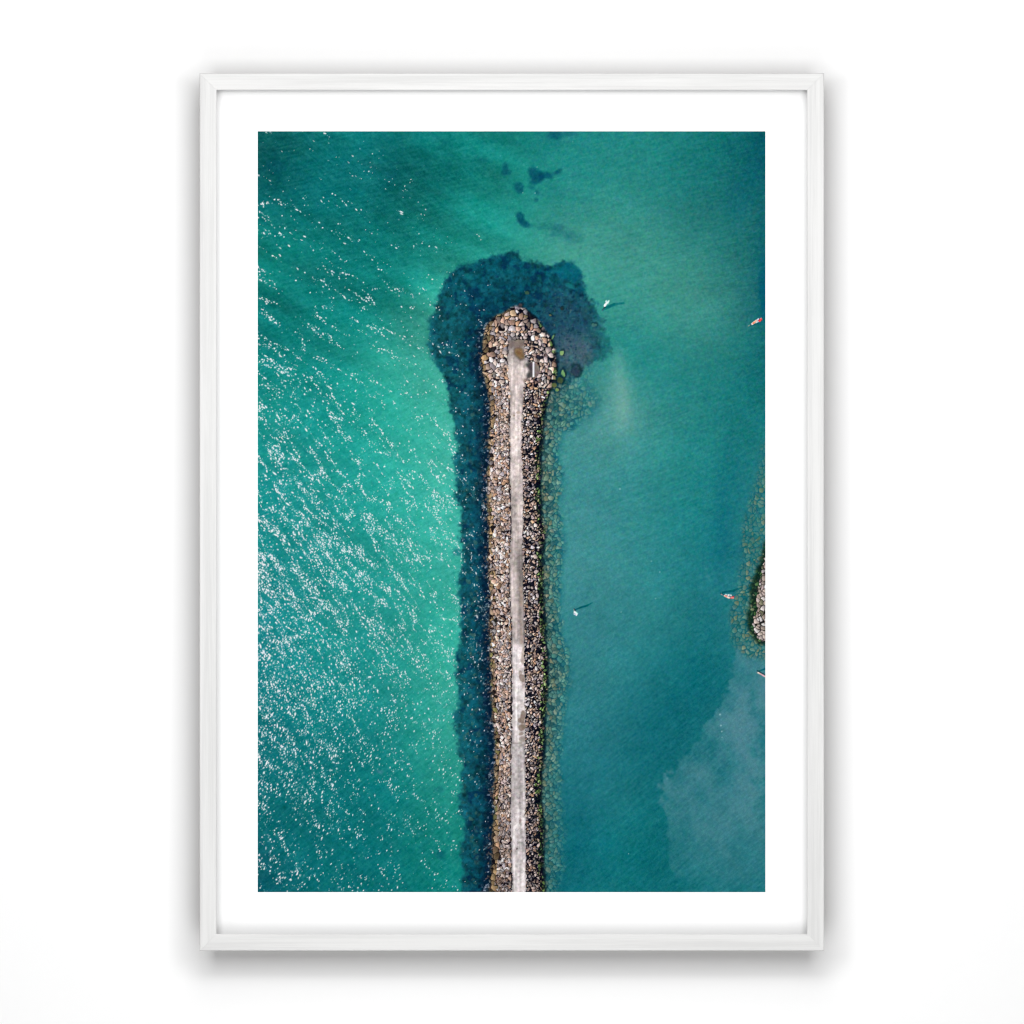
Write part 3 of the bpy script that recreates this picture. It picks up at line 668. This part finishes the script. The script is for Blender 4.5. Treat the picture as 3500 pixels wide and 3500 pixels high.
# ------------------------------------------------------------------ the framed picture
root = bpy.data.objects.new('framed_picture', None)
COL.objects.link(root)
root.empty_display_size = 0.1
root.location = (0, 0, 0)
root.rotation_euler = (math.radians(90), 0, 0)          # local z points out of the wall
root['label'] = 'white wooden frame around an aerial print of a stone jetty in turquoise sea'
root['category'] = 'framed picture'

ox0, oy1 = at(682, 250, H); ox1, oy0 = at(2817, 3250, H)
W_, HT = ox1 - ox0, oy1 - oy0
RW = 58 * PX                                            # width of the moulding
def rail(length):
    """one mitred length of moulding: local x along the rail, local y = 0 at the outer edge, running inwards"""
    c = 0.0005
    g = 0.00004
    zb = H - DEPTH
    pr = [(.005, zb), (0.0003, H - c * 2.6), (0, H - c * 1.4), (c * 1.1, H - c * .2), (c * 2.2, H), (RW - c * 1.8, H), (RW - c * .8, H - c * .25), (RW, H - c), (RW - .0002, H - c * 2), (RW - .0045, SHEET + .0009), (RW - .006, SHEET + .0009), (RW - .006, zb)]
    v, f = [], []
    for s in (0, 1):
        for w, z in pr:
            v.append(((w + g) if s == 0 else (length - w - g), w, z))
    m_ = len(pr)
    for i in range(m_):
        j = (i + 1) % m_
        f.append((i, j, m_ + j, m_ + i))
    under = {0, 8, 9, 10, 11}                            # faces turned towards the wall or the mount, coloured dark to deepen the shadows
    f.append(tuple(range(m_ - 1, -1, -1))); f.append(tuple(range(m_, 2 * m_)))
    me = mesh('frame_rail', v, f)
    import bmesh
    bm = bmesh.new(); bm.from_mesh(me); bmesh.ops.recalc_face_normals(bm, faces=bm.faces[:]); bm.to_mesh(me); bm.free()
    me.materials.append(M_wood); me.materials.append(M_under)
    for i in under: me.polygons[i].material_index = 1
    return me
me_h = rail(W_); me_v = rail(HT)
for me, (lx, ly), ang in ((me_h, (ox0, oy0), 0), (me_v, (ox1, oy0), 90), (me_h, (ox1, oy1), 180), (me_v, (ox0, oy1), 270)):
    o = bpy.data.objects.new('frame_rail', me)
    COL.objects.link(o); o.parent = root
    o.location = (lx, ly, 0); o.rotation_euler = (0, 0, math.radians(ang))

# mount: a white border with the picture opening
a0, b1 = at(716, 284, SHEET); a1, b0 = at(2783, 3216, SHEET)
p0, q1 = at(X0, Y0, SHEET); p1, q0 = at(X1, Y1, SHEET)
mt = .0014
V_ = [(a0, b0), (a1, b0), (a1, b1), (a0, b1), (p0, q0), (p1, q0), (p1, q1), (p0, q1)]
verts = [(x, y, SHEET) for x, y in V_] + [(x, y, SHEET - mt) for x, y in V_]
faces = []
for i in range(4):
    j = (i + 1) % 4
    faces += [(i, j, 4 + j, 4 + i), (8 + 4 + i, 8 + 4 + j, 8 + j, 8 + i), (i, 8 + i, 8 + j, j), (4 + i, 4 + j, 12 + j, 12 + i)]
link('mount', mesh('mount', verts, faces), M_mount, root)

link('backing_board', box('backing_board', ox0 + .007, ox1 - .007, oy0 + .007, oy1 - .007, H - DEPTH + .002, SHEET - .003), M_back, root)
link('hanging_batten', box('hanging_batten', -.16, .16, .24, .28, .0, H - DEPTH + .0018), M_back, root)

pr = link('print', sheet_piece('print', 0), M_print, root, 'printed sea in turquoise and teal with white sun glitter at left')
for k, nm, lb in ((1, 'jetty_rocks', 'printed band of beige boulders round the walkway'), (2, 'jetty_walkway', 'printed pale concrete walkway along the jetty'), (3, 'white_bar', 'printed short white bar beside the walkway'),
                  (4, 'rocky_point', 'printed tip of a second breakwater at the right edge'), (5, 'boat', 'printed white boat near the jetty head'), (6, 'boat', 'printed orange and red boat at the right edge'),
                  (7, 'boat', 'printed white boat with long shadow beside the jetty'), (8, 'boat', 'printed red and white boat near the rocky point'), (9, 'boat', 'printed pink boat cut by the right edge')):
    link(nm, sheet_piece(nm, k), M_print, pr, lb)

# ------------------------------------------------------------------ the wall
wall = link('wall', mesh('wall', [(-2.5, 0, -2.2), (2.5, 0, -2.2), (2.5, 0, 2.2), (-2.5, 0, 2.2)], [(0, 1, 2, 3)]), M_wall)
wall['kind'] = 'structure'
wall['label'] = 'plain white wall behind the framed picture'
wall['category'] = 'wall'

# ------------------------------------------------------------------ studio softboxes round the camera axis
def softbox(name, x, z, sx, sz, watts, y=-1.7):
    L = bpy.data.lights.new(name, 'AREA')
    L.shape = 'RECTANGLE'; L.size = sx; L.size_y = sz
    L.energy = watts; L.color = (1, 1, 1)
    o = bpy.data.objects.new(name, L)
    COL.objects.link(o)
    o.location = (x, y, z); o.rotation_euler = (math.radians(90), 0, 0)
    return o
KEY = 1.15
for sx in (-1, 1):
    softbox('softbox_side', sx * .57, .2, .4, .7, 8.4 * KEY)
    softbox('softbox_side_far', sx * 1.75, -.2, .8, 2.0, 3.2 * KEY)  # unseen fill set low and wide to brighten the wall's lower corners
softbox('softbox_top', 0, .57, .7, .4, 8.6 * KEY)
softbox('softbox_top_middle', 0, 1.12, .8, .7, 6.0 * KEY)
softbox('softbox_top_far', 0, 1.87, 1.2, .8, 4.6 * KEY)
softbox('softbox_bottom', 0, -.57, .6, .4, 2.8 * KEY)
softbox('softbox_bottom_middle', 0, -1.12, .8, .7, 8.4 * KEY)
softbox('softbox_bottom_far', 0, -1.9, 2.2, .7, 5.0 * KEY)  # unseen fill added to whiten the bottom of the wall

w = bpy.data.worlds.new('World'); scene.world = w
w.use_nodes = True
w.node_tree.nodes['Background'].inputs[0].default_value = (1, 1, 1, 1)
w.node_tree.nodes['Background'].inputs[1].default_value = 0.0

cam = bpy.data.cameras.new('camera')
cam.sensor_width = 36.0
cam.lens = 36.0 * (D - H) / (3500 * PX)
cam.clip_end = 100
co = bpy.data.objects.new('camera', cam); COL.objects.link(co)
co.location = (0, -D, 0); co.rotation_euler = (math.radians(90), 0, 0)
scene.camera = co

scene.view_settings.view_transform = 'Standard'
scene.view_settings.look = 'None'
scene.view_settings.exposure = 0.0
scene.view_settings.gamma = 1.0
scene.view_settings.use_curve_mapping = False
scene.render.engine = 'CYCLES'
scene.cycles.use_denoising = True
scene.cycles.denoiser = 'OPENIMAGEDENOISE'
scene.cycles.denoising_input_passes = 'RGB_ALBEDO_NORMAL'
scene.cycles.denoising_prefilter = 'ACCURATE'
scene.cycles.filter_width = 1.2
scene.render.resolution_x = 1024; scene.render.resolution_y = 1024
